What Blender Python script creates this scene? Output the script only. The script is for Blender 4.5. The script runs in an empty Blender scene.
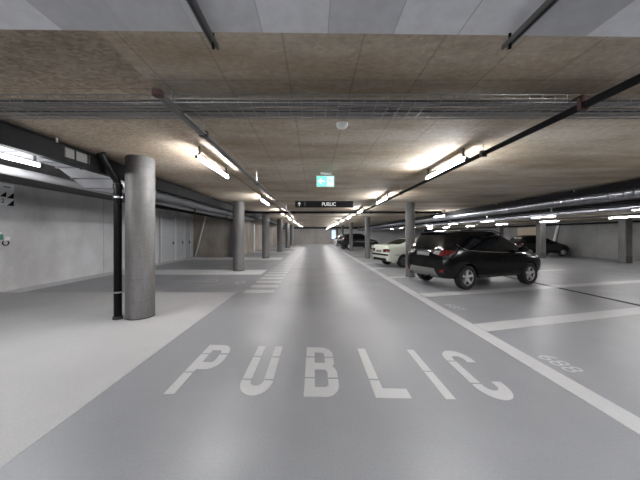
import bpy, bmesh, math, random
from mathutils import Vector, Matrix
from mathutils.bvhtree import BVHTree
random.seed(7)
S = bpy.context.scene
COL = S.collection
PI = math.pi
H = 1.57            # eye height
F = 265.0           # focal length in pixels of the 640 px frame

# ------------------------------------------------------------------ materials
def new_mat(name):
    m = bpy.data.materials.new(name); m.use_nodes = True
    nt = m.node_tree
    b = nt.nodes['Principled BSDF']
    return m, nt, b

def N(nt, t, **kw):
    n = nt.nodes.new(t)
    for k, v in kw.items():
        if k.startswith('i_'):
            n.inputs[k[2:].replace('_', ' ')].default_value = v
        else:
            setattr(n, k, v)
    return n

def ramp(nt, fac, stops):
    r = nt.nodes.new('ShaderNodeValToRGB')
    e = r.color_ramp.elements
    while len(e) < len(stops): e.new(0.5)
    for i, (p, c) in enumerate(stops):
        e[i].position = p
        e[i].color = (c[0], c[1], c[2], 1) if isinstance(c, (tuple, list)) else (c, c, c, 1)
    nt.links.new(fac, r.inputs[0])
    return r.outputs[0]

def mix(nt, a, b, f, mode='MIX'):
    n = nt.nodes.new('ShaderNodeMix'); n.data_type = 'RGBA'; n.blend_type = mode
    for s, v in ((n.inputs[0], f), (n.inputs[6], a), (n.inputs[7], b)):
        if hasattr(v, 'node'): nt.links.new(v, s)
        elif isinstance(v, (int, float)): s.default_value = v
        else: s.default_value = (v[0], v[1], v[2], 1)
    return n.outputs[2]

def coords(nt, scale=(1, 1, 1), rot=(0, 0, 0)):
    tc = nt.nodes.new('ShaderNodeTexCoord')
    mp = nt.nodes.new('ShaderNodeMapping')
    mp.inputs['Scale'].default_value = scale
    mp.inputs['Rotation'].default_value = rot
    nt.links.new(tc.outputs['Object'], mp.inputs[0])
    return mp.outputs[0]

def noise(nt, vec, scale, detail=4, rough=0.55):
    n = N(nt, 'ShaderNodeTexNoise'); n.inputs['Scale'].default_value = scale
    n.inputs['Detail'].default_value = detail; n.inputs['Roughness'].default_value = rough
    nt.links.new(vec, n.inputs['Vector']); return n.outputs['Fac']

def math_n(nt, op, a, b=None):
    n = N(nt, 'ShaderNodeMath', operation=op)
    for s, v in ((n.inputs[0], a), (n.inputs[1], b)):
        if v is None: continue
        if hasattr(v, 'node'): nt.links.new(v, s)
        else: s.default_value = v
    return n.outputs[0]

def bump(nt, b, h, strength, dist=0.01):
    n = N(nt, 'ShaderNodeBump'); n.inputs['Strength'].default_value = strength; n.inputs['Distance'].default_value = dist
    nt.links.new(h, n.inputs['Height']); nt.links.new(n.outputs[0], b.inputs['Normal'])

def seam_lines(nt, axis, period, offset, width):
    """1 on a thin line every PERIOD metres along AXIS (0,1,2), else 0"""
    tc = nt.nodes.new('ShaderNodeTexCoord'); sp = nt.nodes.new('ShaderNodeSeparateXYZ')
    nt.links.new(tc.outputs['Object'], sp.inputs[0])
    v = math_n(nt, 'ADD', sp.outputs[axis], offset)
    v = math_n(nt, 'DIVIDE', v, period)
    v = math_n(nt, 'FRACT', v)
    return math_n(nt, 'LESS_THAN', v, width / period)

def plain(name, col, rough=0.5, metal=0.0, coat=0.0, spec=None, var=0.0):
    m, nt, b = new_mat(name)
    b.inputs['Base Color'].default_value = (*col, 1)
    b.inputs['Roughness'].default_value = rough
    b.inputs['Metallic'].default_value = metal
    if coat:
        b.inputs['Coat Weight'].default_value = coat; b.inputs['Coat Roughness'].default_value = 0.04
    if spec is not None: b.inputs['Specular IOR Level'].default_value = spec
    if var:
        n = noise(nt, coords(nt), 6, 5)
        c = mix(nt, [x * (1 - var) for x in col], [min(1, x * (1 + var)) for x in col], n)
        nt.links.new(c, b.inputs['Base Color'])
    return m

def emit(name, col, s):
    m, nt, b = new_mat(name)
    b.inputs['Base Color'].default_value = (*col, 1)
    b.inputs['Emission Color'].default_value = (*col, 1)
    b.inputs['Emission Strength'].default_value = s
    return m

def concrete(name, c1, c2, c3, streak=(1, 1, 1), rough=0.8, seams=(), chips=0.0, bstr=0.15, seam_dark=0.72, fine=0.22):
    m, nt, b = new_mat(name)
    v = coords(nt, streak)
    big = noise(nt, v, 0.9, 5, 0.6)
    col = ramp(nt, big, [(0.34, c1), (0.52, c2), (0.66, c3)])
    v2 = coords(nt)
    f = noise(nt, v2, 26, 5, 0.7)
    fr = ramp(nt, f, [(0.3, 1 - fine), (0.7, 1 + fine * 0.4)])
    col = mix(nt, col, fr, 1.0, 'MULTIPLY')
    hgt = f
    if chips:
        vo = N(nt, 'ShaderNodeTexVoronoi'); vo.inputs['Scale'].default_value = 22
        vv = coords(nt, (1, 2.2, 1), (0, 0, 0.6)); nt.links.new(vv, vo.inputs['Vector'])
        bw = N(nt, 'ShaderNodeRGBToBW'); nt.links.new(vo.outputs['Color'], bw.inputs[0])
        cr = ramp(nt, bw.outputs[0], [(0.1, 1 - chips), (0.9, 1 + chips * 0.5)])
        col = mix(nt, col, cr, 1.0, 'MULTIPLY')
    for axis, period, off, w in seams:
        l = seam_lines(nt, axis, period, off, w)
        col = mix(nt, col, mix(nt, col, (seam_dark,) * 3, 1.0, 'MULTIPLY'), l)
    nt.links.new(col, b.inputs['Base Color'])
    b.inputs['Roughness'].default_value = rough
    b.inputs['Specular IOR Level'].default_value = 0.3
    bump(nt, b, hgt, bstr, 0.004)
    return m

M = {}
M['ceil'] = concrete('ceiling_concrete', (0.31, 0.24, 0.165), (0.45, 0.38, 0.295), (0.55, 0.50, 0.425), (0.45, 1.5, 1),
                     seams=((0, 0.5, 0.2 + 5, 0.014), (1, 2.1, 0.02 + 8.4, 0.014)), chips=0.10, seam_dark=0.76)
M['ceil_left'] = concrete('ceiling_chipboard_concrete', (0.36, 0.285, 0.21), (0.44, 0.365, 0.285), (0.49, 0.425, 0.35), (0.6, 0.8, 1),
                     seams=((1, 2.44, 0.1 + 7, 0.012), (0, 2.44, 5, 0.012)), chips=0.32)
M['wall'] = concrete('wall_concrete', (0.43, 0.42, 0.415), (0.56, 0.555, 0.56), (0.64, 0.635, 0.645), (0.7, 0.7, 0.5),
                     seams=((1, 5.0, 4.1 + 10, 0.03),), seam_dark=0.6, fine=0.10)
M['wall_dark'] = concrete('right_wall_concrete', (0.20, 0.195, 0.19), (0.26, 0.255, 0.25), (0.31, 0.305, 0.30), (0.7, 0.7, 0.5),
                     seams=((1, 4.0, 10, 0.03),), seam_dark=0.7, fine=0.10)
M['wall_far'] = concrete('far_wall_concrete', (0.42, 0.395, 0.37), (0.54, 0.51, 0.48), (0.60, 0.57, 0.545), (0.5, 0.5, 0.3),
                     seams=((0, 2.6, 0.2 + 10, 0.05),), seam_dark=0.75)
M['wall_brown'] = concrete('brown_wall_concrete', (0.22, 0.185, 0.155), (0.33, 0.29, 0.255), (0.42, 0.39, 0.36), (0.7, 0.7, 0.4),
                     seams=((0, 1.2, 10, 0.02), (1, 1.2, 10, 0.02)), seam_dark=0.65)
M['wall_pale'] = plain('pale_wall', (0.80, 0.80, 0.82), 0.7, var=0.06)
M['column'] = concrete('column_concrete', (0.085, 0.081, 0.078), (0.135, 0.131, 0.128), (0.185, 0.181, 0.179), (2.5, 2.5, 0.5), rough=0.55,
                     seams=((2, 0.42, 0.1, 0.012),), seam_dark=0.86, fine=0.18)

# white insulation boards of the front ceiling: strips of slightly different tone
def white_board():
    m, nt, b = new_mat('white_ceiling_boards')
    tc = nt.nodes.new('ShaderNodeTexCoord'); sp = nt.nodes.new('ShaderNodeSeparateXYZ')
    nt.links.new(tc.outputs['Object'], sp.inputs[0])
    i = math_n(nt, 'FLOOR', math_n(nt, 'DIVIDE', math_n(nt, 'ADD', sp.outputs[0], 0.27), 0.34))
    wn = N(nt, 'ShaderNodeTexWhiteNoise', noise_dimensions='1D'); nt.links.new(i, wn.inputs['W'])
    col = ramp(nt, wn.outputs['Value'], [(0.0, (0.46, 0.465, 0.485)), (0.30, (0.68, 0.685, 0.71)), (1.0, (0.76, 0.765, 0.79))])
    n = noise(nt, coords(nt), 14, 5)
    col = mix(nt, col, ramp(nt, n, [(0.3, 0.9), (0.7, 1.04)]), 1.0, 'MULTIPLY')
    l = seam_lines(nt, 0, 0.34, 0.27 + 0.34 * 40, 0.006)
    col = mix(nt, col, (0.45, 0.45, 0.46), l)
    nt.links.new(col, b.inputs['Base Color'])
    b.inputs['Roughness'].default_value = 0.5
    return m
M['boards'] = white_board()

def floor_mat(name, c1, c2, r1, r2, bstr):
    m, nt, b = new_mat(name)
    big = noise(nt, coords(nt), 0.7, 5, 0.6)
    col = ramp(nt, big, [(0.3, c1), (0.7, c2)])
    f = noise(nt, coords(nt), 60, 3, 0.6)
    col = mix(nt, col, ramp(nt, f, [(0.3, 0.93), (0.7, 1.05)]), 1.0, 'MULTIPLY')
    fine = noise(nt, coords(nt), 240, 2, 0.5)
    col = mix(nt, col, ramp(nt, fine, [(0.3, 0.88), (0.7, 1.08)]), 1.0, 'MULTIPLY')
    nt.links.new(col, b.inputs['Base Color'])
    rr = ramp(nt, noise(nt, coords(nt), 1.1, 2, 0.4), [(0.25, r1), (0.75, r2)])
    nt.links.new(rr, b.inputs['Roughness'])
    bump(nt, b, noise(nt, coords(nt), 45, 3, 0.6), bstr, 0.003)
    return m
M['floor'] = floor_mat('grey_epoxy_floor', (0.262, 0.267, 0.282), (0.298, 0.303, 0.317), 0.32, 0.43, 0.6)
M['pale'] = floor_mat('pale_floor_coating', (0.41, 0.405, 0.405), (0.47, 0.465, 0.465), 0.42, 0.56, 0.25)
M['paint'] = floor_mat('white_floor_paint', (0.50, 0.50, 0.50), (0.57, 0.57, 0.57), 0.36, 0.5, 0.25)
M['strip'] = floor_mat('pale_bay_strip', (0.62, 0.62, 0.62), (0.70, 0.70, 0.70), 0.36, 0.5, 0.25)
M['paint_faint'] = plain('faint_floor_paint', (0.47, 0.47, 0.48), 0.4)

M['galv'] = plain('galvanised_steel', (0.42, 0.43, 0.44), 0.35, 0.85, var=0.15)
M['silver'] = plain('silver_duct_steel', (0.45, 0.46, 0.50), 0.30, 0.85, var=0.2)
M['greyduct'] = plain('grey_duct_sheet', (0.72, 0.73, 0.76), 0.40, 0.25, var=0.08)
M['dullduct'] = plain('dull_dark_duct', (0.20, 0.205, 0.22), 0.40, 0.6, var=0.15)
M['coverplate'] = plain('cover_plate', (0.10, 0.097, 0.093), 0.5)
M['whitepipe'] = plain('white_pipe_jacket', (0.42, 0.42, 0.435), 0.45, var=0.06)
M['blackplastic'] = plain('black_plastic', (0.005, 0.005, 0.0055), 0.4, 0.0, 0.0, 0.12)
M['blackmatt'] = plain('black_coated_steel', (0.006, 0.006, 0.007), 0.6, 0.0, 0.0, 0.1)
M['darksteel'] = plain('dark_steel', (0.055, 0.055, 0.058), 0.5, 0.4)
M['railgrey'] = plain('weathered_galvanised_rail', (0.15, 0.15, 0.152), 0.45, 0.5)
M['traywire'] = plain('tray_wire', (0.30, 0.295, 0.29), 0.45, 0.5)
M['cable'] = plain('cable_jacket', (0.095, 0.09, 0.088), 0.6)
M['cable2'] = plain('grey_cable_jacket', (0.30, 0.285, 0.27), 0.6)
M['rust'] = plain('red_oxide_steel', (0.055, 0.016, 0.013), 0.6)
M['white'] = plain('white_enamel', (0.75, 0.75, 0.75), 0.4)
M['whiteplastic'] = plain('white_plastic', (0.78, 0.78, 0.78), 0.35)
M['offwhite'] = plain('sign_white', (0.82, 0.82, 0.83), 0.5)
M['signblack'] = plain('sign_black', (0.005, 0.005, 0.0055), 0.5, 0.0, 0.0, 0.2)
M['greymark'] = plain('sign_grey', (0.12, 0.12, 0.12), 0.5)
M['green'] = plain('green_enamel', (0.03, 0.20, 0.10), 0.4)
M['tube'] = emit('lit_tube', (0.975, 0.982, 1.0), 68.0)
M['tube_dim'] = emit('lit_tube_dimmed', (0.975, 0.982, 1.0), 34.0)  # emission lowered so the right bays stay darker
M['exitgreen'] = emit('exit_green', (0.16, 0.68, 0.55), 0.32)
M['exitwhite'] = emit('exit_white', (0.75, 1.0, 0.97), 0.40)
M['signletter'] = emit('sign_letters', (0.9, 0.9, 0.9), 0.14)
M['window'] = emit('window_daylight', (0.62, 0.74, 1.0), 0.30)
M['beige'] = plain('lit_wall_beige', (0.52, 0.43, 0.33), 0.6, var=0.08)
M['doormetal'] = plain('grey_metal_door', (0.46, 0.47, 0.485), 0.4, 0.3, var=0.18)
M['doorpost'] = plain('light_metal_post', (0.62, 0.63, 0.65), 0.35, 0.4)
M['darkconc'] = plain('dark_concrete', (0.10, 0.097, 0.095), 0.8, var=0.1)
# cars
M['paint_black'] = plain('black_car_paint', (0.004, 0.004, 0.0045), 0.14, 0.0, 0.0, 0.32)
M['paint_white'] = plain('pale_green_white_car_paint', (0.66, 0.69, 0.60), 0.3, 0.0, 0.8)
M['paint_dark'] = plain('dark_grey_car_paint', (0.010, 0.011, 0.013), 0.16, 0.0, 0.0, 0.4)
M['paint_silver'] = plain('silver_white_car_paint', (0.62, 0.63, 0.65), 0.3, 0.2, 0.8)
M['glass'] = plain('tinted_car_glass', (0.004, 0.0045, 0.005), 0.05, 0.0, 0.0, 0.4)
M['tyre'] = plain('tyre_rubber', (0.010, 0.010, 0.010), 0.75)
M['rim'] = plain('alloy_rim', (0.80, 0.80, 0.82), 0.32, 0.7)
M['rimdark'] = plain('grey_rim', (0.20, 0.20, 0.21), 0.35, 0.8)
M['red'] = plain('red_lamp_lens', (0.085, 0.005, 0.005), 0.18, 0.0, 0.15)
M['lens'] = plain('clear_lamp_lens', (0.22, 0.21, 0.20), 0.35, 0.0, 0.0, 0.3)
M['chrome'] = plain('chrome_trim', (0.7, 0.7, 0.72), 0.12, 1.0)
M['skid'] = plain('silver_skid_plate', (0.15, 0.15, 0.147), 0.45, 0.2)
M['plate'] = plain('number_plate_white', (0.17, 0.17, 0.17), 0.5, 0.0, 0.0, 0.3)
M['seam'] = plain('panel_gap', (0.002, 0.002, 0.002), 0.8)
M['well'] = plain('wheel_well', (0.006, 0.006, 0.006), 0.9)

# ------------------------------------------------------------------ mesh builder
class MB:
    def __init__(s): s.v = []; s.f = []
    def add(s, vs, fs):
        o = len(s.v); s.v += [tuple(v) for v in vs]; s.f += [tuple(i + o for i in f) for f in fs]; return s
    def box(s, a, b):
        x0, y0, z0 = a; x1, y1, z1 = b
        return s.add([(x0,y0,z0),(x1,y0,z0),(x1,y1,z0),(x0,y1,z0),(x0,y0,z1),(x1,y0,z1),(x1,y1,z1),(x0,y1,z1)],
              [(0,3,2,1),(4,5,6,7),(0,1,5,4),(1,2,6,5),(2,3,7,6),(3,0,4,7)])
    def cyl(s, p, q, r, n=16, r2=None, cap=True):
        p, q = Vector(p), Vector(q); d = (q - p).normalized()
        a = d.orthogonal().normalized(); b = d.cross(a); r2 = r if r2 is None else r2
        vs = [p + (a*math.cos(2*PI*i/n) + b*math.sin(2*PI*i/n))*r for i in range(n)]
        vs += [q + (a*math.cos(2*PI*i/n) + b*math.sin(2*PI*i/n))*r2 for i in range(n)]
        fs = [(i, (i+1)%n, n+(i+1)%n, n+i) for i in range(n)]
        if cap: fs += [tuple(range(n-1,-1,-1)), tuple(range(n, 2*n))]
        return s.add(vs, fs)
    def tube(s, pts, r, n=12):
        pts = [Vector(p) for p in pts]; m = len(pts); vs = []; a = None
        for i, p in enumerate(pts):
            t = (pts[min(i+1, m-1)] - pts[max(i-1, 0)]).normalized()
            if a is None: a = t.orthogonal().normalized()
            a = (a - t*a.dot(t)).normalized(); b = t.cross(a)
            vs += [p + (a*math.cos(2*PI*k/n) + b*math.sin(2*PI*k/n))*r for k in range(n)]
        fs = [(i*n+k, i*n+(k+1)%n, (i+1)*n+(k+1)%n, (i+1)*n+k) for i in range(m-1) for k in range(n)]
        fs += [tuple(range(n-1,-1,-1)), tuple(range((m-1)*n, m*n))]
        return s.add(vs, fs)
    def lathe(s, prof, origin, axis='z', n=24):
        """prof = [(r, h)...] around AXIS through ORIGIN"""
        o = Vector(origin); vs = []
        for r, h in prof:
            for k in range(n):
                c, t = r*math.cos(2*PI*k/n), r*math.sin(2*PI*k/n)
                vs.append(o + (Vector((c, t, h)) if axis == 'z' else Vector((c, h, t)) if axis == 'y' else Vector((h, c, t))))
        m = len(prof)
        fs = [(i*n+k, i*n+(k+1)%n, (i+1)*n+(k+1)%n, (i+1)*n+k) for i in range(m-1) for k in range(n)]
        return s.add(vs, fs)
    def prism(s, poly, z0, z1):
        n = len(poly)
        return s.add([(x, y, z0) for x, y in poly] + [(x, y, z1) for x, y in poly],
              [tuple(range(n-1,-1,-1)), tuple(range(n, 2*n))] + [(i, (i+1)%n, n+(i+1)%n, n+i) for i in range(n)])
    def extr(s, poly3, d):
        d = Vector(d); n = len(poly3); p = [Vector(a) for a in poly3]
        return s.add(p + [a + d for a in p], [tuple(range(n-1,-1,-1)), tuple(range(n, 2*n))] + [(i, (i+1)%n, n+(i+1)%n, n+i) for i in range(n)])
    def build(s, name, mat, parent=None, smooth=False, bevel=0, off=(0, 0, 0)):
        me = bpy.data.meshes.new(name)
        me.from_pydata([(v[0]-off[0], v[1]-off[1], v[2]-off[2]) for v in s.v], [], s.f)
        bm = bmesh.new(); bm.from_mesh(me); bmesh.ops.recalc_face_normals(bm, faces=bm.faces); bm.to_mesh(me); bm.free()
        me.materials.append(mat)
        return link(name, me, parent, smooth, bevel)

def link(name, me, parent=None, smooth=False, bevel=0):
    o = bpy.data.objects.new(name, me); COL.objects.link(o)
    if parent is not None: o.parent = parent
    if smooth:
        me.shade_smooth()
        if smooth != 2:
            try: me.set_sharp_from_angle(angle=math.radians(40))
            except Exception: pass
    if bevel:
        b = o.modifiers.new('bevel', 'BEVEL'); b.width = bevel; b.segments = 2; b.limit_method = 'ANGLE'
    return o

def tag(o, label, cat=None, group=None, kind=None):
    o['label'] = label
    if cat: o['category'] = cat
    if group: o['group'] = group
    if kind: o['kind'] = kind
    return o

def empty(name, label, cat, loc=(0, 0, 0), rz=0.0, group=None):
    o = bpy.data.objects.new(name, None); COL.objects.link(o)
    o.location = loc; o.rotation_euler = (0, 0, rz); o.empty_display_size = 0.2
    return tag(o, label, cat, group)

def struct(name, mb, mat, label=None, parent=None, **kw):
    o = mb.build(name, mat, parent, **kw)
    if parent is None: o['kind'] = 'structure'
    if label: o['label'] = label
    return o

def copy_tree(o, parent=None):
    c = o.copy(); COL.objects.link(c)
    if parent is not None: c.parent = parent
    for ch in list(o.children): copy_tree(ch, c)
    return c

ORD = ['first', 'second', 'third', 'fourth', 'fifth', 'sixth', 'seventh', 'eighth', 'ninth', 'tenth', 'eleventh', 'twelfth']

def bezier_text(txt, size):
    cu = bpy.data.curves.new('txt', 'FONT'); cu.body = txt; cu.size = size; cu.extrude = 0.0
    cu.align_x = 'CENTER'; cu.align_y = 'CENTER'
    o = bpy.data.objects.new('txt', cu); COL.objects.link(o)
    bpy.context.view_layer.update()
    me = bpy.data.meshes.new_from_object(o.evaluated_get(bpy.context.evaluated_depsgraph_get()))
    bpy.data.objects.remove(o); bpy.data.curves.remove(cu)
    return me

def text_obj(name, txt, size, mat, mtx, parent=None, sx=1.0, thick=0.002):
    me = bezier_text(txt, size)
    bm = bmesh.new(); bm.from_mesh(me)
    r = bmesh.ops.extrude_face_region(bm, geom=bm.faces[:])
    for v in [g for g in r['geom'] if isinstance(g, bmesh.types.BMVert)]: v.co.z += thick
    bmesh.ops.transform(bm, matrix=mtx @ Matrix.Diagonal((sx, 1, 1, 1)), verts=bm.verts)
    bmesh.ops.recalc_face_normals(bm, faces=bm.faces)
    bm.to_mesh(me); bm.free(); me.name = name
    me.materials.clear(); me.materials.append(mat)
    return link(name, me, parent)

# ------------------------------------------------------------------ room shell
XL, XR, YB, YF = -8.66, 19.2, -6.0, 46.2
ZC, ZL, ZR, ZW = H + 1.22, H + 1.475, H + 0.95, H + 1.05     # centre, left, right and front white ceilings
XS = -1.31          # step between left and centre ceilings
YW0, YW1 = 1.345, 1.41
top = 3.30

struct('floor', MB().box((XL - 0.2, YB, -0.2), (XR + 0.2, YF + 0.2, 0)), M['floor'], 'grey coated garage floor with soft light reflections')
struct('ceiling', MB().box((XS, YB, ZC), (8.6, YF, top)), M['ceil'], 'stained brown concrete ceiling slab over the lane')
struct('ceiling_left', MB().box((-3.99, YB, ZL), (XS, YF, top)), M['ceil_left'], 'higher rough warm concrete ceiling over the left bays')
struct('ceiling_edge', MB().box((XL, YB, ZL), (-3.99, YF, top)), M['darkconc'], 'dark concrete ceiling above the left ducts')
struct('ceiling_right', MB().box((8.6, YB, ZR), (XR, YF, top)), M['ceil'], 'low concrete ceiling over the far right bays')
xa, xb = XL, 8.6
struct('ceiling_front', MB().prism([(xa, YB), (xb, YB), (xb, YW1 + 0.10), (xa, YW0 - 0.10)], ZW, ZC - 0.005), M['boards'], 'white boarded ceiling nearest the camera')
struct('wall_left', MB().box((XL - 0.2, YB, 0), (XL, 19.0, top)), M['wall'], 'long grey concrete wall on the left')
struct('wall_recess', MB().box((XL, 19.0, 0), (-5.6, 19.25, ZL)), M['wall_brown'], 'brown stained concrete wall closing the left bays')
struct('wall_inner', MB().box((-5.8, 19.25, 0), (-5.6, YF, ZL)), M['wall_brown'], 'brown wall behind the far left columns')
struct('wall_far', MB().box((-5.6, YF, 0), (5.2, YF + 0.2, top)), M['wall_far'], 'grey brown wall at the far end of the lane')
struct('wall_far_pale', MB().box((5.2, YF, 0), (XR, YF + 0.2, top)), M['wall_pale'], 'pale far wall behind the parked cars')  # paler tone than the rest of the far wall
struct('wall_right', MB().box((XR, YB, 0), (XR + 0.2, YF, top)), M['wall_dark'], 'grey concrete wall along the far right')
struct('wall_back', MB().box((XL, YB - 0.2, 0), (XR, YB, top)), M['wall'], 'concrete wall behind the viewpoint')
struct('trim_1', MB().box((-5.6, YF - 0.45, ZC - 0.16), (8.6, YF - 0.05, ZC - 0.01)), M['darksteel'], 'dark beam across the top of the far wall')
struct('trim_2', MB().box((-5.9, 18.7, 0), (-5.55, 18.99, ZL - 0.01)), M['darkconc'], 'dark block giving the shade of a gap at the corner of the brown wall')  # solid dark block stands in for the shade of a gap
w = struct('window_1', MB().box((3.05, YF - 0.03, 0.85), (3.95, YF - 0.01, 2.42)), M['window'], 'small bluish lit window in the far wall')
wf = MB()
for a, b in (((2.97, 0.77), (3.05, 2.50)), ((3.95, 0.77), (4.03, 2.50)), ((3.05, 0.77), (3.95, 0.85)), ((3.05, 2.42), (3.95, 2.50))):
    wf.box((a[0], YF - 0.06, a[1]), (b[0], YF - 0.005, b[1]))
struct('window_frame', wf, M['darksteel'], parent=w)

# metal doors on the left wall
for n, (y0, y1) in enumerate(((14.85, 16.35), (16.45, 17.5), (17.62, 18.45))):
    d = struct('door_%d' % (n + 1), MB().box((XL + 0.005, y0, 0.02), (XL + 0.06, y1, 2.62)), M['doormetal'],
               ['widest grey metal door on the left wall, nearest the camera', 'middle grey metal door on the left wall', 'narrow grey metal door by the brown wall corner'][n])
    for yy in (y0, y1):
        MB().box((XL + 0.005, yy - 0.045, 0.0), (XL + 0.10, yy + 0.045, 2.70)).build('door_post', M['doorpost'], d)
    MB().box((XL + 0.06, y1 - 0.22, 1.0), (XL + 0.10, y1 - 0.12, 1.16)).build('door_handle', M['darksteel'], d)

# ------------------------------------------------------------------ floor paint
def slab(x0, y0, x1, y1, z=0.004): return MB().box((x0, y0, 0.0005), (x1, y1, z))
XE = -2.11
struct('floor_marking', MB().box((XL, YB, 0.0005), (XE, 7.24, 0.003)), M['pale'], 'large pale coated floor area in front of the left wall')
struct('floor_marking', slab(XL, 7.24, -8.0, 19.0, 0.003), M['strip'], 'pale strip along the foot of the left wall')
for n, (y0, y1) in enumerate(((10.5, 11.95), (16.7, 18.5), (23.6, 25.3), (30.8, 32.6), (37.5, 39.3))):
    struct('floor_marking', slab(-8.0 if n < 2 else -5.6, y0, XE, y1, 0.003), M['strip'],
           'pale floor strip under the %s left column' % ORD[n + 1])
struct('floor_line', slab(2.56, -4, 2.79, 45.5), M['paint'], 'long white line along the right edge of the lane')
SL = 0.257
ys = [4.30, 6.70, 9.62]
k = 1
while ys[-1] < 42:
    ys.append((ys[k - 1] + 7.95)); k += 1
for n, y in enumerate(ys):
    wd = 0.36
    x0, x1 = 2.80, 11.4
    nm = ORD[n] if n < len(ORD) else 'number %d' % n
    struct('floor_line', MB().prism([(x0, y), (x1, y + SL*(x1-x0)), (x1, y + wd + SL*(x1-x0)), (x0, y + wd)], 0.0005, 0.004), M['paint'],
           'slanted white bay line on the right, %s from the camera' % (nm if n < len(ORD) else 'the most distant'))

gt = empty('drain_channel', 'dark narrow drain channel running along the right hand floor', 'drain', (7.25, 3, 0))
MB().box((-0.05, -9, 0.0005), (0.05, 42, 0.0022)).build('channel_slot', M['seam'], gt)
for sx in (-1, 1):
    MB().box((sx*0.056 - 0.008, -9, 0.0005), (sx*0.056 + 0.008, 42, 0.006)).build('channel_edge', M['darksteel'], gt)

# zebra bars
zb = empty('crossing_marking', 'row of short white walkway bars along the left edge of the lane', 'floor marking', (-1.5, 7.4, 0))
for i in range(38):
    y = 7.2 + 0.745*i
    slab(-1.93 + 1.5, y - 7.4, -1.10 + 1.5, y + 0.37 - 7.4).build('crossing_bar', M['paint'], zb)

# the word PUBLIC: stencil letters defined on a unit box (u across, v up)
def arc(cx, cy, rx, ry, a0, a1, n=10):
    return [(cx + rx*math.cos(math.radians(a0 + (a1-a0)*i/n)), cy + ry*math.sin(math.radians(a0 + (a1-a0)*i/n))) for i in range(n+1)]
def strip(outer, inner):
    return [[outer[i], outer[i+1], inner[i+1], inner[i]] for i in range(len(outer)-1)]
def rect(a, b, c, d): return [[(a, b), (c, b), (c, d), (a, d)]]
sw, sh, g = 0.30, 0.145, 0.012
def path_strip(pts_o, pts_i): return strip(pts_o, pts_i)
def letter_polys(ch):
    P = []
    if ch == 'I':
        P += rect(0, 0, 1, 0.475 - g) + rect(0, 0.475 + g, 1, 1)
    if ch == 'L':
        P += rect(0, 0, sw, 0.29 - g) + rect(sw, 0, 1, sh) + rect(0, 0.29 + g, sw, 1)
    if ch == 'U':
        P += rect(0, 0.25 - g - 0.02, sw, 0.25 - g) + rect(1 - sw, 0.25 - g - 0.02, 1, 0.25 - g)
        P += strip(arc(0.5, 0.22, 0.5, 0.22, 180, 360, 16), arc(0.5, 0.22, 0.5 - sw, 0.22 - sh, 180, 360, 16))
        for a in (0, 1 - sw): P += rect(a, 0.25 + g, a + sw, 0.72 - g) + rect(a, 0.72 + g, a + sw, 1)
    if ch == 'P':
        P += rect(0, 0, sw, 0.36 - g) + rect(0, 0.36 + g, sw, 0.76 - g) + rect(0, 0.76 + g, sw, 1)
        P += rect(sw, 1 - sh, 0.6, 1) + rect(sw, 0.42, 0.6, 0.42 + sh)
        P += strip(arc(0.6, 0.78, 0.4, 0.22, 0, 90, 8), arc(0.6, 0.78, 0.4 - sw, 0.22 - sh, 0, 90, 8))
        P += strip(arc(0.6, 0.64, 0.4, 0.22, 270, 360, 8), arc(0.6, 0.64, 0.4 - sw, 0.22 - sh, 270, 360, 8))
        P += rect(1 - sw, 0.64, 1, 0.76 - g)
    if ch == 'B':
        P += rect(0, 0, sw, 0.30 - g) + rect(0, 0.30 + g, sw, 0.74 - g) + rect(0, 0.74 + g, sw, 1)
        P += rect(sw, 1 - sh, 0.55, 1) + rect(sw, 0, 0.6, sh) + rect(sw, 0.46, 0.64, 0.46 + sh)
        P += strip(arc(0.55, 0.80, 0.40, 0.20, 0, 90, 8), arc(0.55, 0.80, 0.40 - sw, 0.20 - sh, 0, 90, 8))
        P += rect(0.95 - sw, 0.74 + g, 0.95, 0.80) + rect(0.95 - sw, 0.59, 0.95, 0.74 - g)
        P += [[(0.64, 0.46), (0.70, 0.42), (1.0, 0.42), (0.97, 0.48), (0.88, 0.535), (0.64, 0.535)], [(0.64, 0.535), (0.88, 0.535), (0.95, 0.59), (0.64, 0.59)]]
        P += rect(1 - sw, 0.30 + g, 1, 0.42) + rect(1 - sw, 0.21, 1, 0.30 - g)
        P += strip(arc(0.6, 0.21, 0.4, 0.21, 270, 360, 8), arc(0.6, 0.21, 0.4 - sw, 0.21 - sh, 270, 360, 8))
    if ch == 'C':
        P += strip(arc(0.5, 0.78, 0.5, 0.22, 0, 180, 16), arc(0.5, 0.78, 0.5 - sw, 0.22 - sh, 0, 180, 16))
        P += strip(arc(0.5, 0.22, 0.5, 0.22, 180, 360, 16), arc(0.5, 0.22, 0.5 - sw, 0.22 - sh, 180, 360, 16))
        P += rect(0, 0.22, sw, 0.26 - g) + rect(0, 0.26 + g, sw, 0.72 - g) + rect(0, 0.72 + g, sw, 0.78)
        P += rect(1 - sw, 0.70, 1, 0.78) + rect(1 - sw, 0.22, 1, 0.30)
    return P
word = empty('floor_lettering', 'white stencilled word PUBLIC painted across the lane in the foreground', 'floor lettering', (0.25, 3.2, 0))
LET = [('P', -1.485, -1.13), ('U', -0.78, -0.44), ('B', -0.10, 0.262), ('L', 0.597, 0.94), ('I', 1.262, 1.355), ('C', 1.66, 1.99)]
for ch, x0, x1 in LET:
    mb = MB()
    for poly in letter_polys(ch):
        q = []
        for u, v in poly:
            x = x0 + (x1 - x0)*u
            yb = 2.615 - 0.031*(x + 1.48); yt = 3.78 - 0.058*(x + 1.48)
            q.append((x - 0.25, yb + (yt - yb)*v - 3.2))
        mb.prism(q, 0.0005, 0.004)
    tag(mb.build('painted_letter', M['paint'], word), 'painted letter ' + ch)

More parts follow.
